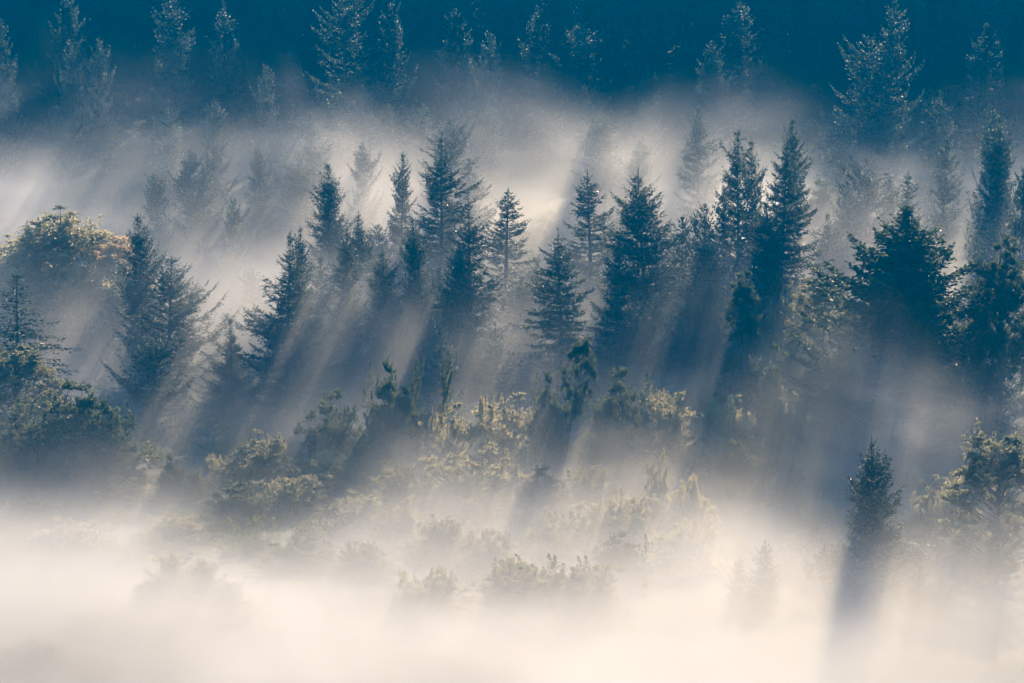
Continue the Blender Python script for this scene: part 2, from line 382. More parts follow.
kind('H0', *SH, 'dark_leaf', broadleaf(41, 8, 4.2, base=0.06, clumps=170, leaf=0.25, per=190, form='mound', stems=4, spire=7, cr=0.17), 8)
kind('H1', *SH, 'leaf', broadleaf(42, 7, 4.0, base=0.06, clumps=160, leaf=0.24, per=180, form='mound', stems=5, spire=16, cr=0.16), 7)
kind('H2', *SH, 'gold', broadleaf(43, 7, 4.4, base=0.06, clumps=170, leaf=0.26, per=180, form='mound', stems=5, spire=10, cr=0.16), 7)
kind('H3', *SH, 'silver', broadleaf(44, 8, 3.4, base=0.05, clumps=110, leaf=0.24, per=150, form='oval', stems=5, spire=22, cr=0.18), 8)
kind('H4', *SH, 'pale', broadleaf(45, 7, 3.6, base=0.05, clumps=80, leaf=0.22, per=150, form='mound', stems=6, spire=20, cr=0.18), 7)
PT = ('pine_tree', 'pine tree')
plume = dict(shape=0.42, spacing=0.6, per=4, droop=-0.35, up=0.35, e_low=0.35, e_top=1.0, rough=0.45, tw=0.42, ww=0.07, gap=0.2, leader=0.8, loose=0.5, hang=0.0)
kind('P0', *PT, 'dark_leaf', broadleaf(51, 12, 2.3, base=0.52, clumps=44, leaf=0.27, per=150, form='oval', lean=(0.27, 0), cr=0.26, upswing=0.1), 12)
kind('P1', 'conifer', 'conifer', 'pale', spruce(52, 12, 2.9, bare=0.03, shape=0.75, spacing=0.5, per=6, droop=0.1, up=0.5, e_low=0.3, e_top=1.2, rough=0.4, gap=0.08, tw=0.40, ww=0.07, loose=0.5, hang=0.1, leader=1.2), 12)
kind('H5', *SH, 'pale', broadleaf(46, 7, 4.2, base=0.05, clumps=170, leaf=0.24, per=170, form='mound', stems=5, spire=22, cr=0.16), 7)
kind('P2', *PT, 'leaf', spruce(53, 11, 1.9, bare=0.25, lean=(0.30, 0), asym=ang_lobe(E_, 0.6, 0.8, 0.2, 0.9, 0.7), **plume), 11)

def bare_sapling(seed, H=9.0):
    rng = np.random.default_rng(seed)
    tub, tg = Tubes(), Twigs()
    for s in range(3):
        x0 = rng.normal(0, 0.5); d = rng.normal(0, 0.05)
        c = np.array([[x0 + d * q * H, rng.normal(0, 0.1), q * H * (1 - 0.15 * s)] for q in np.linspace(0, 1, 7)])
        tub.add(c, 0.07, 0.012, 5)
        for k in range(14):
            q = rng.uniform(0.25, 0.95); p = np.array([np.interp(q * c[-1, 2], c[:, 2], c[:, i]) for i in range(3)])
            a = rng.uniform(0, 6.28); v = np.array([math.cos(a), math.sin(a), 1.1]) * (1.1 - q) * 1.9
            tub.add(np.array([p, p + v * 0.5, p + v + np.array([0, 0, 0.2])]), 0.022, 0.005, 3)
            m = 9
            u = rng.uniform(0.3, 1, (m, 1))
            tg.add(p + v * u, v + rng.normal(0, 0.7, (m, 3)), 0.2, 0.05)
    return tub.arrays(), tg.arrays(rng, False)
kind('N0', 'sapling', 'sapling', 'silver', bare_sapling(61), 9)

# ------------------------------------------------------------------ placing trees
rnd = random.Random(7)
built = set()
def tree(key, u, v, y, w, label, group=None, rz=None):
    """a tree whose tip is seen at photo pixel (u, v) when it stands at distance y; w = crown width in pixels"""
    if key in ALT and rz is None:
        ALT[key] += 1
        if ALT[key] % 2 == 0: key += 'b'
    K = KINDS[key]
    x, ztop, t = spot(u, v, y)
    g = float(ground(x, y))
    h = ztop - g + 0.3
    r = bpy.data.objects.new(K['name'], None)
    r.empty_display_size = 0.5
    col.objects.link(r)
    sz = h / K['H']
    sx = (w / F * t) / K['span']
    r.location = (x, y, g - 0.3)
    r.scale = (sx, sx, sz)
    if rz is None: rz = rnd.uniform(0, 6.283)
    tl = 0.0 if key in ('B0', 'P0', 'P2') else 1.0
    r.rotation_euler = (R(rnd.uniform(-1.6, 1.6)) * tl, R(rnd.uniform(-2.2, 2.2)) * tl, rz)
    r['label'] = label; r['category'] = K['cat']
    if group: r['group'] = group
    for part in ('trunk', 'crown'):
        o = bpy.data.objects.new(part, K[part]); o.parent = r
        col.objects.link(o)
    if not (0.4 < sz / sx < 2.6) or h < 2: print('TREE', key, u, v, 'h %.1f sz %.2f sx %.2f' % (h, sz, sx))
    return r

FG = None
HAZY = 'hazy rounded bush half lost in the fog of the lower slope'
HZG = 'hazy bushes half lost in the fog of the lower slope'
ROWS = [
 # ---- low in the valley fog
 ('SA', 877, 434, 278, 70, 'lone dark spruce standing in the low pale fog, bushes round its foot', None),
 ('B2', 1001, 434, 292, 92, 'light green open tree at the right edge, right of the lone foggy spruce', None),
 ('H3', 842, 548, 284, 62, 'pale twiggy bush hugging the left foot of the lone foggy spruce', None),
 ('YG', 918, 566, 274, 46, 'taller small conifer in the pale clump just right below the lone spruce', None),
 ('YG', 938, 578, 273, 34, 'shorter small conifer at the right of the clump below the lone spruce', None),
 ('H3', 905, 545, 290, 70, 'loose silvery bush behind the right foot of the lone foggy spruce', None),
 ('H2', 938, 484, 305, 84, 'amber tinted bush between the lone foggy spruce and the right edge tree', None),
 ('YS', 740, 556, 281, 30, 'smaller of the two faint young spruces alone in the fog', None),
 ('YS', 766, 540, 281, 44, 'taller of the two faint young spruces alone in the fog', None),
 ('H5', 585, 566, 275, 90, 'right half of the faint bush row low in the central fog', None),
 ('H5', 525, 562, 275, 104, 'biggest bush in the faint row low in the central fog', None),
 ('H5', 432, 573, 275, 84, 'faint small bush at the left end of the central fog bush row', None),
 ('H5', 712, 655, 262, 120, 'pale bush almost lost in fog at the bottom edge, right of centre', None),
 ('P1', 172, 552, 274, 66, 'tallest of the fog faded conifers huddled low at left', None),
 ('P1', 204, 560, 273, 60, 'second tallest fog faded conifer, touching the right of the tallest', None),
 ('P1', 229, 582, 271, 50, 'shortest fog faded conifer at the right end of the low left huddle', None),
 ('P1', 148, 580, 271, 52, 'fog faded conifer at the left end of the low left huddle', None),
 ('H5', 100, 610, 270, 70, 'pale low bush left of the huddled fog faded conifers', None),
 ('H5', 30, 645, 258, 80, 'ghostly bush in the bottom left corner of the fog', None),
 ('N0', 42, 564, 290, 36, 'thin bare sapling faint in the fog near the left edge', None),
 ('H2', 480, 457, 322, 112, 'wide rounded bush with glowing yellow top in the middle of the fog', None),
 ('H1', 398, 464, 320, 66, 'rounded pale bush touching the left of the wide yellow topped bush', None),
 ('H2', 402, 505, 306, 52, 'low yellow tufted bush under the rounded pale bush', None),
 ('H0', 170, 460, 326, 36, 'small dark bush beside the left bushes, darker of a close pair', None),
 ('H1', 194, 468, 327, 30, 'small grey green bush, paler of a close pair at left', None),
 ('H4', 258, 436, 336, 90, 'pale bush with grassy upright tips left of the dark leafy clump', None),
 ('H4', 225, 455, 332, 60, 'lower pale grassy bush on the slope left of the taller grassy bush', None),
 ('H2', 75, 522, 306, 74, 'faint yellow bush on the left slope above the bare sapling', None),
 ('H2', 182, 516, 309, 62, 'faint yellow bush above the huddled fog faded conifers', None),
 ('H2', 660, 462, 318, 30, 'small yellow tipped bush high in the fog right of centre', None),
 ('H2', 686, 482, 314, 52, 'wider yellow tipped bush in fog right of the small yellow tipped one', None),
 # ---- left edge bushes
 ('H0', 60, 392, 331, 128, 'biggest dark round leafy bush at the left edge', None),
 ('H0', 108, 412, 328, 76, 'dark round bush at the right end of the left edge bushes', None),
 ('H0', 14, 424, 328, 70, 'dark bush cut by the left frame edge beside the biggest leafy bush', None),
 ('B2', 14, 345, 346, 76, 'pale green leafy crown below the bare branched spruce', None),
 ('H3', 55, 385, 350, 34, 'small silver sparkling bush behind the biggest dark leafy bush', None),
 # ---- crest of bushes across the middle
 ('H0', 346, 402, 338, 88, 'dark leafy clump with flat top, left half of the central pair', None),
 ('H0', 388, 374, 340, 62, 'dark leafy clump with pointed top, right half of the central pair', None),
 ('H0', 405, 395, 342, 56, 'ragged dark bush leaning off the right of the pointed leafy clump', None),
 ('P2', 436, 346, 344, 40, 'slanting feathery sapling leaning right, left of the leaning pine', None, 0),
 ('P2', 406, 356, 345, 34, 'shorter slanting feathery sapling left of its leaning twin', None, 0),
 ('P0', 562, 343, 332, 66, 'leaning pine with bare slanting trunk and windswept dark top', None, 0),
 ('H0', 545, 384, 339, 54, 'dark pointed bush at the left shoulder of the leaning pine', None),
 ('H0', 625, 382, 339, 84, 'dark spreading bush at the right shoulder of the leaning pine', None),
 ('H4', 505, 398, 338, 84, 'pale grassy bush left of the leaning pine and its dark bushes', None),
 ('H4', 448, 408, 336, 70, 'pale low bush right of the dark leafy clumps', None),
 ('H4', 672, 394, 341, 74, 'yellow green grassy bush right of the leaning pine', None),
 ('YG', 679, 390, 338, 16, 'tiny dark conifer tip rising from the yellow green grassy bush', None),
 ('H3', 750, 364, 348, 62, 'silvery pale bush in the shade shafts under the twin topped spruces', None),
 ('YG', 775, 352, 346, 22, 'slim light green young conifer right of the silvery pale bush', None),
 ('H4', 728, 400, 338, 64, 'hazy bush low among the light shafts right of the grassy bush', None),
 ('H4', 800, 395, 338, 62, 'hazy bush between the shafts left of the big broad dark tree', None),
 ('B3', 826, 276, 366, 76, 'pale yellow birch crown glowing left of the big broad dark tree', None),
 ('H2', 782, 292, 372, 40, 'small pale yellow crown left of the glowing birch', None),
 ('B0', 906, 206, 350, 196, 'big broad dark tree with dense cone crown, blackest in the photo', None),
 ('H0', 852, 345, 349, 50, 'dark leafy bush at the lower left skirt of the big broad dark tree', None),
 ('H0', 962, 300, 360, 50, 'dull bush at the right skirt of the big broad dark tree', None),
 ('B5', 1006, 236, 347, 84, 'dark leafy tree with visible forked trunk cut by the right edge', None),
 ('H0', 974, 328, 346, 44, 'dark low bush left of the forked leafy tree at right edge', None),
 ('B6', 742, 268, 356, 44, 'narrow dark leafy tree in deep shade below the twin topped spruces', None),
 # ---- left group
 ('S8', 12, 272, 354, 104, 'bare branched dark spruce with drooping boughs at the left edge', None),
 ('S0', 141, 214, 380, 46, 'slim dark spruce rising right of the pale round crowned tree', None),
 ('S3', 166, 256, 374, 100, 'spruce with long upswept boughs reaching right into the white fog', None, 0),
 ('S9', 152, 335, 357, 74, 'small dark spruce with wide upturned lower boughs', None, 0),
 ('B1', 62, 214, 394, 132, 'pale round crowned broadleaf tree at left, tallest of the leafy group', None),
 ('B1a', 110, 236, 397, 84, 'amber tinted crown right of the pale round crowned tree', None),
 ('B1', 12, 240, 397, 84, 'pale leafy crown at the left frame edge', None),
 ('L1', 42, 270, 382, 52, 'silver sparkling tree in front of the pale round crowned tree', None),
 ('L1', 110, 285, 378, 46, 'silver sparkling tree left of the upswept spruce', None),
 ('L1', 78, 300, 380, 34, 'dim sparkling young tree in the shade under the pale round crown', None),
 ('L2', 128, 262, 386, 50, 'bluish sparkling larch behind the upswept spruce', None),
 # ---- centre group
 ('S4', 285, 231, 368, 136, 'dark spruce with broad lower boughs spreading left', None, 0),
 ('S5', 302, 226, 374, 40, 'slender spruce spire directly right of the broad boughed spruce', None),
 ('L0', 324, 256, 370, 52, 'sparkling blue grey larch right of the broad boughed spruce', None),
 ('S4', 232, 318, 366, 70, 'dark low spruce hidden under the broad left boughs', None, 0.2),
 ('S0', 331, 164, 402, 52, 'dense dark spruce with pointed oval outline against the white fog', None),
 ('S2', 360, 211, 386, 52, 'dark crooked spruce below right of the dense oval spruce', None),
 ('S5', 400, 151, 406, 44, 'slim dark spruce left of the one sided spruce', None),
 ('S2', 437, 134, 400, 70, 'tall dark spruce with one heavy side bough on its right', None, 0),
 ('L2', 452, 117, 446, 58, 'pale sparkling larch behind the one sided spruce', None),
 ('L1', 380, 225, 402, 46, 'shaded sparkling larch between the crooked and one sided spruces', None),
 ('S1', 472, 199, 368, 92, 'dark spruce with long bare spike and open layered boughs, centre', None),
 ('YS', 410, 262, 386, 34, 'pale silver young spruce behind the small dark round topped spruce', None),
 ('S0', 401, 296, 362, 34, 'small dark round topped spruce left of the spiked spruce', None),
 ('YS', 380, 322, 360, 36, 'silver grey young spruce left of the small dark round topped spruce', None),
 ('S6', 505, 188, 402, 64, 'pale grey see through spruce right of the spiked spruce', None),
 ('S7', 560, 228, 364, 74, 'dark narrow spruce standing alone between centre gaps', None),
 ('S6', 591, 171, 406, 58, 'blue grey spruce before the bright fog, right of centre', None),
 ('SA', 645, 168, 374, 100, 'large dark spruce with dense base right of centre', None),
 ('L1', 612, 262, 384, 44, 'sparkling larch at the left skirt of the large dark spruce', None),
 ('L0', 683, 216, 384, 56, 'sparkling larch at the right skirt of the large dark spruce', None),
 ('L2', 520, 276, 382, 66, 'sparkling blue larch filling the gap between spiked and narrow spruces', None),
 ('L1', 440, 268, 376, 50, 'sparkling blue larch at the left skirt of the spiked spruce', None),
 ('YS', 497, 322, 360, 50, 'low silver spruce at the right foot of the spiked spruce', None),
 ('YS', 440, 318, 358, 50, 'low silver spruce at the left foot of the spiked spruce', None),
 ('L1', 350, 296, 362, 50, 'low sparkling tree under the crooked dark spruce', None),
 ('L0', 318, 318, 360, 50, 'low sparkling tree at the right foot of the broad boughed spruce', None),
 ('S5', 345, 230, 368, 48, 'narrow dark spruce tucked between the dense oval spruce and the crooked one', None),
 ('SA', 383, 246, 366, 56, 'short dark spruce below the slim dark spruce', None, 1.0),
 ('S0', 418, 218, 370, 48, 'narrow dark spruce between the slim dark and one sided spruces', None),
 ('SA', 454, 240, 364, 58, 'short broad dark spruce below the heavy side bough', None, 3.0),
 ('S5', 617, 234, 368, 52, 'short dark spruce between the blue grey and the large dark spruces', None),
 ('S0', 702, 230, 368, 54, 'short dark spruce left of the tall speckled spruce', None),
 ('SA', 770, 196, 370, 60, 'dark spruce filling the middle of the right hand cluster', None, 5.0),
 # ---- twin topped group right of centre
 ('S5', 740, 129, 388, 54, 'tall speckled spruce, leftmost top of the right hand spruce cluster', None),
 ('S5', 758, 137, 386, 50, 'thin dark spire second from left in the right hand spruce cluster', None),
 ('S7', 785, 133, 372, 72, 'blackest spruce of the right hand cluster with drooping layers', None),
 ('S5', 798, 117, 402, 52, 'tallest bluish spire behind the blackest spruce of the cluster', None),
 ('L1', 704, 204, 384, 46, 'sparkling larch at the left skirt of the right hand cluster', None),
 ('L0', 725, 188, 392, 44, 'dim larch tucked behind the speckled spruce', None),
 ('L2', 868, 156, 402, 58, 'sparkling larch with pale tip behind the big broad dark tree', None),
 ('L1', 848, 180, 396, 52, 'sparkling larch left of the pale tipped larch', None),
 ('L0', 832, 212, 386, 50, 'sparkling bluish larch above the glowing birch', None),
 ('L1', 893, 178, 406, 46, 'small sparkling larch peering over the left shoulder of the broad tree', None),
 ('S6', 912, 172, 398, 60, 'thin spiked spruce peering over the big broad dark tree', None),
 ('B6', 826, 180, 412, 40, 'dim blue round topped tree right of the tallest bluish spire', None),
 # ---- right edge
 ('S0', 1003, 116, 404, 54, 'dark spruce near the right edge with sparkling right side', None),
 ('L1', 991, 108, 426, 46, 'pale sparkling larch behind the dark spruce near the right edge', None),
 ('L1', 1020, 168, 392, 50, 'sparkling larch cut by the right frame edge', None),
 ('L1', 993, 218, 384, 40, 'pale sparkling young tree behind the forked leafy tree', None),
 ('L0', 944, 138, 432, 48, 'shimmering larch alone in blue shade right of the broad tree', None),
 ('L0', 942, 90, 472, 44, 'dim larch high above the shimmering larch at right', None),
 # ---- trees standing in the upper fog bank
 ('L1', 214, 101, 456, 46, 'sparkling larch, highest of the left group in the upper fog bank', None),
 ('L1', 168, 107, 462, 42, 'sparkling larch left of the highest one in the upper fog bank', None),
 ('L1', 190, 150, 446, 42, 'sparkling larch between and below the two highest of the left group', None),
 ('L1', 158, 172, 438, 38, 'low sparkling larch at the left end of the fog bank group', None),
 ('L1', 204, 168, 440, 38, 'low shaded larch in the middle of the left fog bank group', None),
 ('S5', 258, 138, 444, 40, 'dim blue spruce with thin spike, left part of the fog bank', None),
 ('L0', 277, 117, 466, 44, 'white speckled larch right behind the dim spiked spruce', None),
 ('L0', 313, 112, 456, 50, 'bright rimmed larch above the dense oval spruce', None),
 ('L2', 298, 158, 444, 50, 'blue shaded larch below the bright rimmed larch', None),
 ('L1', 231, 198, 426, 34, 'small white speckled larch alone in the fog gap at left', None),
 ('L1', 60, 106, 482, 32, 'slim larch with bright right rim in the upper left shade', None),
 ('L1', 388, 104, 470, 34, 'ghostly white larch, left of the two above the slim dark spruce', None),
 ('L0', 421, 103, 472, 40, 'ghostly white larch, right of the two above the slim dark spruce', None),
 ('L0', 490, 102, 474, 36, 'pale larch tip alone on the upper fog rim at centre', None),
 ('L2', 600, 111, 464, 66, 'large ghostly round larch in the brightest fog', None),
 ('L1', 640, 141, 456, 36, 'faint small larch right of the large ghostly round larch', None),
 ('L0', 470, 158, 440, 52, 'faint white larch right of the one sided spruce', None),
 ('L1', 364, 142, 446, 42, 'faint white larch right of the dense oval spruce', None),
 ('L0', 700, 106, 452, 50, 'white rimmed larch on the right side of the fog bank', None),
 ('L2', 842, 112, 452, 56, 'shaded larch below the tall double topped trees', None),
 # ---- dim trees in the dark top of the photo
 ('L0', 2, 18, 490, 40, 'sparkling tree cut by the upper left frame edge', None),
 ('L1', 68, 42, 492, 36, 'left one of two sparkling rounded trees in the upper left dark', None),
 ('L1', 102, 38, 492, 42, 'right one of two sparkling rounded trees in the upper left dark', None),
 ('L0', 168, -14, 500, 56, 'tall glittering larch in the dark upper left', None),
 ('L0', 65, -8, 524, 44, 'very dim tree at the top edge above two rounded sparkling trees', None),
 ('L0', 228, 0, 516, 44, 'dim rounded tree at the top edge right of the tall glittering larch', None),
 ('L1', 267, 66, 486, 28, 'small glittering tree tip above the left part of the fog bank', None),
 ('L2', 347, -12, 496, 70, 'wide glittering larch at the top edge left of centre', None),
 ('L1', 394, 2, 502, 42, 'dim glittering tree right of the wide glittering larch', None),
 ('L0', 460, 8, 506, 50, 'dim dark topped larch high at centre, left of a close pair', None),
 ('L1', 487, 33, 498, 40, 'glittering rounded larch high at centre, right of a close pair', None),
 ('L0', 532, 4, 516, 40, 'very dim slim larch near the top edge right of centre', None),
 ('L2', 582, 22, 522, 62, 'very dim wide larch near the top edge right of centre', None),
 ('L1', 648, 66, 506, 36, 'tiny dim tree alone in the dark right of centre', None),
 ('L0', 712, 40, 500, 48, 'glittering larch rising from the fog rim right of centre', None),
 ('L0', 743, -6, 522, 54, 'dim tall larch behind the glittering one at top right of centre', None),
 ('L0', 890, 0, 482, 60, 'taller of the tall double topped dark trees at upper right', None),
 ('L2', 872, 34, 474, 66, 'shorter bright rimmed one of the tall double topped trees', None),
 ('L0', 986, 22, 506, 46, 'very dim larch in the dark upper right corner', None),
]
for k, (u, v, y, w_) in enumerate([(345, 240, 392, 42), (376, 262, 386, 46), (418, 238, 396, 40), (458, 240, 392, 46), (536, 262, 390, 44), (664, 246, 392, 46),
        (694, 236, 396, 44), (716, 262, 384, 46), (768, 226, 394, 46), (815, 232, 398, 46), (838, 246, 394, 42), (252, 268, 392, 40), (300, 282, 388, 44), (430, 300, 376, 44), (530, 318, 374, 46)]):
    ROWS.append((('L0', 'L1', 'S5', 'L2')[k % 4], u, v, y, w_, 'small sparkling tree packed among the dark middle spruces', 'small trees packed among the middle spruces'))
for k, (u, v, y, w_) in enumerate([(330, 452, 330, 70), (298, 476, 322, 76), (352, 496, 312, 90), (545, 474, 318, 80), (588, 466, 322, 70), (622, 498, 308, 86),
        (560, 516, 302, 90), (246, 486, 318, 80), (440, 520, 300, 80), (490, 535, 294, 70), (128, 476, 326, 70), (724, 446, 330, 70), (768, 436, 334, 76),
        (806, 448, 328, 70), (690, 524, 300, 76), (626, 540, 292, 70), (300, 540, 292, 80), (360, 545, 290, 60), (815, 500, 308, 66), (20, 500, 312, 70)]):
    ROWS.append((('H1', 'H5', 'H4', 'H0')[k % 4], u, v, y, w_, HAZY, HZG))
for row in ROWS:
    key, u, v, y, w, lab, grp = row[:7]
    if 360 <= y <= 412 and key != 'B3' and key != 'H2' and not (u < 310 and key[0] == 'S'): y += 12
    tree(key, u, v, y, w, lab, grp, row[7] if len(row) > 7 else None)

# ------------------------------------------------------------------ the setting
def grid_mesh(name, xs, ys, zf, mat):
    X, Y = np.meshgrid(xs, ys)
    V = np.stack([X, Y, zf(X, Y)], -1).reshape(-1, 3)
    n, m = len(ys), len(xs)
    i = np.arange(n * m).reshape(n, m)
    Q = np.stack([i[:-1, :-1], i[:-1, 1:], i[1:, 1:], i[1:, :-1]], -1).reshape(-1, 4)
    return mesh_from(name, V, Q, mat, True)

xs = np.concatenate([np.linspace(-1500, -220, 20), np.arange(-210, 211, 5.0), np.linspace(220, 1500, 20)])
ys = np.concatenate([np.arange(-290, 220, 10.0), np.arange(220, 620, 5.0), np.arange(620, 1990, 25.0)])
go = bpy.data.objects.new('hillside_ground', grid_mesh('hillside_ground', xs, ys, ground, M['soil']))
go['kind'] = 'structure'; go['label'] = 'dark wooded hillside ground rising behind the valley'
col.objects.link(go)

# undergrowth: ragged brush that covers the floor between the trees
rng = np.random.default_rng(99)
tg = Twigs()
n = 2600
bx = rng.uniform(-105, 105, n); by = rng.uniform(296, 470, n)
br = rng.uniform(0.9, 2.6, n); bh = rng.uniform(0.5, 2.4, n)
bz = ground(bx, by)
for i in range(n):
    m = int(55 * br[i] * bh[i] ** 0.5) + 30
    d = nrm(rng.normal(0, 1, (m, 3))); d[:, 2] = np.abs(d[:, 2])
    q = rng.uniform(0.4, 1.0, (m, 1)) ** 0.5
    P = np.array([bx[i], by[i], bz[i]]) + d * q * np.array([br[i], br[i], bh[i]])
    tg.add(P, d * 0.7 + rng.normal(0, 0.6, (m, 3)) + np.array([0, 0, 0.5]), rng.uniform(0.3, 0.6, m), rng.uniform(0.07, 0.13, m))
uv_, uq_ = tg.arrays(rng, False)
uo = bpy.data.objects.new('undergrowth', mesh_from('undergrowth', uv_, uq_, M['dark_leaf']))
uo['kind'] = 'stuff'; uo['label'] = 'brushy undergrowth covering the slope between the trees'
col.objects.link(uo)

# the wood farther up the hill, one dim mass
def rough_conifer(rng, H, Rad):
    nb = 330
    t = rng.uniform(0.08, 0.98, nb); a = rng.uniform(0, 6.283, nb)
    L = Rad * (1 - t) ** 0.75 * rng.uniform(0.5, 1.15, nb) + 0.2
    tw = Twigs()
    for k in range(3):
        s = rng.uniform(0.25, 0.95, nb)
        P = np.stack([np.cos(a) * L * s, np.sin(a) * L * s, t * H - 0.25 * L * s], 1) + rng.normal(0, 0.18, (nb, 3))
        D = np.stack([np.cos(a), np.sin(a), -0.2 + 0.8 * t], 1) + rng.normal(0, 0.45, (nb, 3))
        tw.add(P, D, 0.85 * rng.uniform(0.6, 1.2, nb), 0.16)
    tw.add(np.array([[0, 0, H - 1.2]]), np.array([[0, 0, 1.0]]), 1.3, 0.05)
    V, Q = tw.arrays(rng, True)
    return V
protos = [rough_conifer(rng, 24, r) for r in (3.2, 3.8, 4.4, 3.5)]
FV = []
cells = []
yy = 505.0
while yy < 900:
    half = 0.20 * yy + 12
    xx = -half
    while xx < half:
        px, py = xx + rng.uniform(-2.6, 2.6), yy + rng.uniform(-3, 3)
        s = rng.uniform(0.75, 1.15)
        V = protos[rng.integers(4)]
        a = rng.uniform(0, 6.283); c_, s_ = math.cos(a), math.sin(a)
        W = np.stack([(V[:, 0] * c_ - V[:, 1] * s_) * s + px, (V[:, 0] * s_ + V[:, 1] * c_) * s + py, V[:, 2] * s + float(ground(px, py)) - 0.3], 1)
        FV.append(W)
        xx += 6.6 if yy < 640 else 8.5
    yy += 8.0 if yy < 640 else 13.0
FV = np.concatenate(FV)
print('far wood quads', len(FV) // 4)
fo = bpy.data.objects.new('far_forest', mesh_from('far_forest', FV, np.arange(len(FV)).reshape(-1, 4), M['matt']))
fo['kind'] = 'stuff'; fo['label'] = 'dim dark wood covering the upper hillside beyond the fog'
col.objects.link(fo)

# ------------------------------------------------------------------ air: even haze box and fog banks
def volume_mat(name, color, dens, aniso):
    m, nt, N, L = new_mat(name)
    out = N.new('ShaderNodeOutputMaterial'); p = N.new('ShaderNodeVolumePrincipled')
    p.inputs['Color'].default_value = (*color, 1)
    p.inputs['Density'].default_value = dens
    p.inputs['Anisotropy'].default_value = aniso
    L.new(p.outputs[0], out.inputs['Volume'])
    return m, N, L, p

def closed_slab(name, xs, ys, bottom, top, mat):
    X, Y = np.meshgrid(xs, ys); n, m = X.shape
    Vt = np.stack([X, Y, top(X, Y)], -1).reshape(-1, 3); Vb = np.stack([X, Y, bottom(X, Y)], -1).reshape(-1, 3)
    i = np.arange(n * m).reshape(n, m); k = n * m
    qt = np.stack([i[:-1, :-1], i[:-1, 1:], i[1:, 1:], i[1:, :-1]], -1).reshape(-1, 4)
    qb = qt[:, ::-1] + k
    per = np.concatenate([i[0, :], i[1:, -1], i[-1, -2::-1], i[-2:0:-1, 0]])
    nx = np.roll(per, -1)
    qs = np.stack([per, per + k, nx + k, nx], -1)
    o = bpy.data.objects.new(name, mesh_from(name, np.concatenate([Vt, Vb]), np.concatenate([qt, qb, qs]), mat))
    col.objects.link(o)
    return o

HAZE_D = 0.00026
hm, _, _, _ = volume_mat('haze_air', (0.0, 0.44, 0.88), HAZE_D, 0.0)
flat = lambda z: (lambda X, Y: np.full(X.shape, float(z)))
hz = closed_slab('haze', np.array([-1560., 1560.]), np.array([-350., 2060.]), flat(-4), flat(170), hm)
hz['kind'] = 'stuff'; hz['label'] = 'thin blue morning haze filling the whole valley'

FOG_Y0, FOG_Y1, FOG_HX = 200.0, 520.0, 140.0
def curve_node(N, L, src, lo, hi, pts, vmax):
    """value = piecewise curve of src; pts are (position, value)"""
    mr = N.new('ShaderNodeMapRange'); mr.inputs['From Min'].default_value = lo; mr.inputs['From Max'].default_value = hi
    L.new(src, mr.inputs['Value'])
    fc = N.new('ShaderNodeFloatCurve'); c = fc.mapping.curves[0]
    ps = [((p - lo) / (hi - lo), v / vmax) for p, v in pts]
    while len(c.points) < len(ps): c.points.new(0.5, 0.5)
    for q, (a, b) in zip(c.points, ps):
        q.location = (a, b); q.handle_type = 'AUTO_CLAMPED'
    fc.mapping.update()
    L.new(mr.outputs[0], fc.inputs['Value'])
    ml = N.new('ShaderNodeMath'); ml.operation = 'MULTIPLY'; ml.inputs[1].default_value = vmax
    L.new(fc.outputs[0], ml.inputs[0])
    return ml.outputs[0]

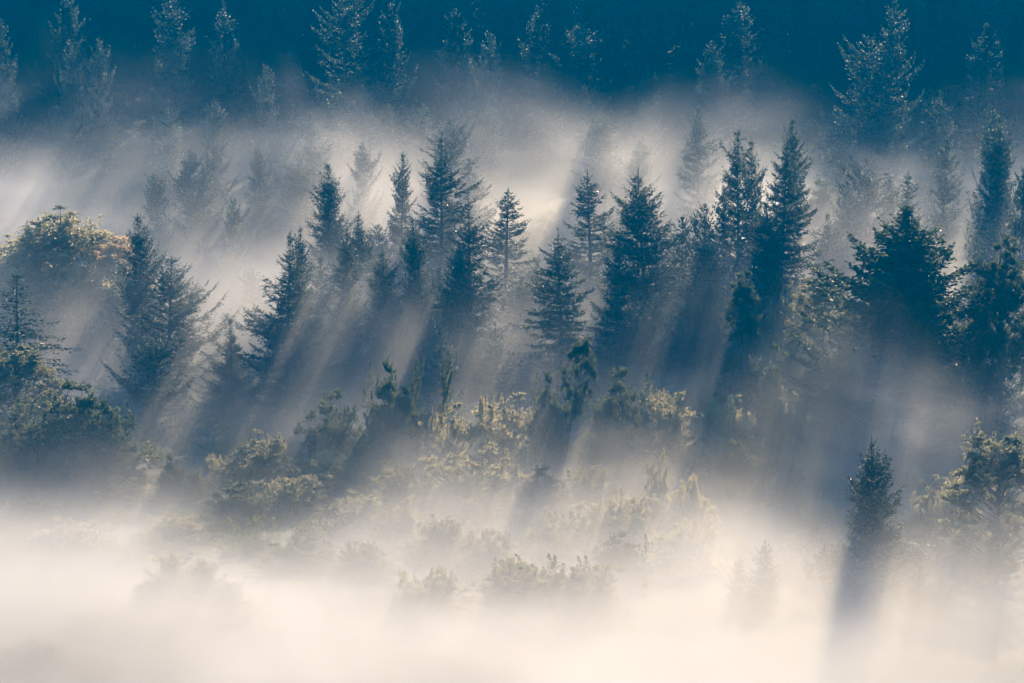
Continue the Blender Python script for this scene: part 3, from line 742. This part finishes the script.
def fog_material():
    m, N, L, p = volume_mat('fog_bank', (0.985, 0.985, 0.985), 0.0, 0.58)
    tc = N.new('ShaderNodeTexCoord')
    sp = N.new('ShaderNodeSeparateXYZ'); L.new(tc.outputs['Object'], sp.inputs[0])
    y = sp.outputs['Y']
    def math_(op, a, b=None, c=None, clamp=False):
        n = N.new('ShaderNodeMath'); n.operation = op; n.use_clamp = clamp
        for i, v in enumerate((a, b, c)):
            if v is None: continue
            if isinstance(v, (int, float)): n.inputs[i].default_value = v
            else: L.new(v, n.inputs[i])
        return n.outputs[0]
    gz = curve_node(N, L, y, FOG_Y0, FOG_Y1, [(yy, float(profile(yy))) for yy in (200, 240, 290, 330, 360, 400, 450, 520)], 30.0)
    h = math_('SUBTRACT', sp.outputs['Z'], gz)
    no = N.new('ShaderNodeTexNoise'); no.inputs['Scale'].default_value = 0.026; no.inputs['Detail'].default_value = 4.0
    no.inputs['Roughness'].default_value = 0.6; no.inputs['Distortion'].default_value = 0.4
    mp = N.new('ShaderNodeMapping'); mp.inputs['Scale'].default_value = (1.0, 1.0, 1.6); mp.inputs['Location'].default_value = (13, 4, 2)
    L.new(tc.outputs['Object'], mp.inputs[0]); L.new(mp.outputs[0], no.inputs['Vector'])
    n1 = N.new('ShaderNodeMapRange'); n1.inputs['From Min'].default_value = 0.3; n1.inputs['From Max'].default_value = 0.7
    L.new(no.outputs['Fac'], n1.inputs['Value'])
    nz = n1.outputs[0]
    D = curve_node(N, L, y, FOG_Y0, FOG_Y1, FOG_D, 0.06)
    H = curve_node(N, L, y, FOG_Y0, FOG_Y1, FOG_H, 40.0)
    east = N.new('ShaderNodeMapRange'); east.inputs['From Min'].default_value = 22; east.inputs['From Max'].default_value = 46
    L.new(sp.outputs['X'], east.inputs['Value'])
    bump = curve_node(N, L, y, FOG_Y0, FOG_Y1, [(200, 0), (276, 0), (296, 5), (316, 7), (334, 3), (346, 0), (520, 0)], 10.0)
    H = math_('ADD', H, math_('MULTIPLY', east.outputs[0], bump))
    hh = math_('MULTIPLY', H, math_('MULTIPLY_ADD', nz, 0.7, 0.65))
    q = math_('DIVIDE', h, hh)
    fall = N.new('ShaderNodeMapRange'); fall.interpolation_type = 'SMOOTHERSTEP'
    fall.inputs['From Min'].default_value = 1.15; fall.inputs['From Max'].default_value = -0.35
    L.new(q, fall.inputs['Value'])
    # the upper bank thins out towards the right; the valley fog does not
    bank = N.new('ShaderNodeMapRange'); bank.inputs['From Min'].default_value = 385; bank.inputs['From Max'].default_value = 425
    L.new(y, bank.inputs['Value'])
    xm = curve_node(N, L, sp.outputs['X'], -FOG_HX, FOG_HX, FOG_X, 1.0)
    mixx = math_('ADD', math_('MULTIPLY', math_('SUBTRACT', xm, 1.0), bank.outputs[0]), 1.0)
    d = math_('MULTIPLY', D, fall.outputs[0])
    d = math_('MULTIPLY', d, math_('MULTIPLY_ADD', math_('POWER', nz, 1.5), 1.6, 0.30))
    d = math_('MULTIPLY', d, mixx)
    L.new(d, p.inputs['Density'])
    return m
FOG_D = [(200, .054), (250, .054), (266, .045), (286, .027), (308, .019), (330, .0165), (352, .0185), (378, .019), (400, .019), (425, .026), (450, .030), (464, .011), (477, .0008), (520, 0)]
FOG_H = [(200, 15), (250, 16), (268, 14.5), (285, 12.5), (302, 13.5), (322, 14.5), (344, 15.5), (362, 18.5), (390, 20.5), (420, 25), (452, 26), (472, 16), (520, 10)]
FOG_X = [(-140, 1.0), (-76, 1.0), (-66, .45), (-48, .45), (-30, .85), (0, 1.0), (30, 1.0), (44, .8), (54, .25), (140, .25)]
fm = fog_material()
fxs = np.linspace(-FOG_HX, FOG_HX, 15); fys = np.linspace(FOG_Y0, FOG_Y1 - 5, 22)
fg = closed_slab('fog', fxs, fys, lambda X, Y: ground(X, Y) - 1.5, lambda X, Y: ground(X, Y) + np.interp(Y, [p[0] for p in FOG_H], [p[1] for p in FOG_H]) * 1.65 + 2, fm)
fg['kind'] = 'stuff'; fg['label'] = 'pale sunlit fog lying among the trees and in the valley'

# ------------------------------------------------------------------ light
EL, AZ = R(26.5), R(14.5)
sd = Vector((math.sin(AZ) * math.cos(EL), math.cos(AZ) * math.cos(EL), math.sin(EL)))
sl = bpy.data.lights.new('sun', 'SUN'); sl.energy = 5.0; sl.angle = R(0.5); sl.color = (1.0, 0.655, 0.37)
so = bpy.data.objects.new('sun', sl); so.location = sd * 400
so.rotation_euler = (-sd).to_track_quat('-Z', 'Y').to_euler()
col.objects.link(so)

w = bpy.data.worlds.new('World'); scene.world = w; w.use_nodes = True
wn = w.node_tree; wn.nodes.clear()
wo = wn.nodes.new('ShaderNodeOutputWorld'); bg = wn.nodes.new('ShaderNodeBackground'); bg.inputs['Strength'].default_value = 0.125
sk = wn.nodes.new('ShaderNodeTexSky'); sk.sky_type = 'NISHITA'; sk.sun_disc = False
sk.ozone_density = 4.5; sk.dust_density = 0.0; sk.sun_elevation = EL; sk.sun_rotation = AZ
wn.links.new(sk.outputs[0], bg.inputs['Color']); wn.links.new(bg.outputs[0], wo.inputs['Surface'])

vs = scene.view_settings
vs.view_transform = 'Standard'; vs.look = 'None'; vs.gamma = 1.0; vs.use_white_balance = True; vs.white_balance_temperature = 5450; vs.white_balance_tint = -1; vs.exposure = 1.41; vs.use_curve_mapping = False

cy = scene.cycles
cy.use_denoising = True
cy.denoiser = 'OPENIMAGEDENOISE'
cy.denoising_input_passes = 'RGB_ALBEDO'
cy.max_bounces = 6; cy.diffuse_bounces = 2; cy.glossy_bounces = 1; cy.transmission_bounces = 3; cy.volume_bounces = 0; cy.transparent_max_bounces = 4
cy.volume_step_rate = 0.25
cy.volume_max_steps = 256
cy.caustics_reflective = False; cy.caustics_refractive = False
cy.sample_clamp_indirect = 6.0
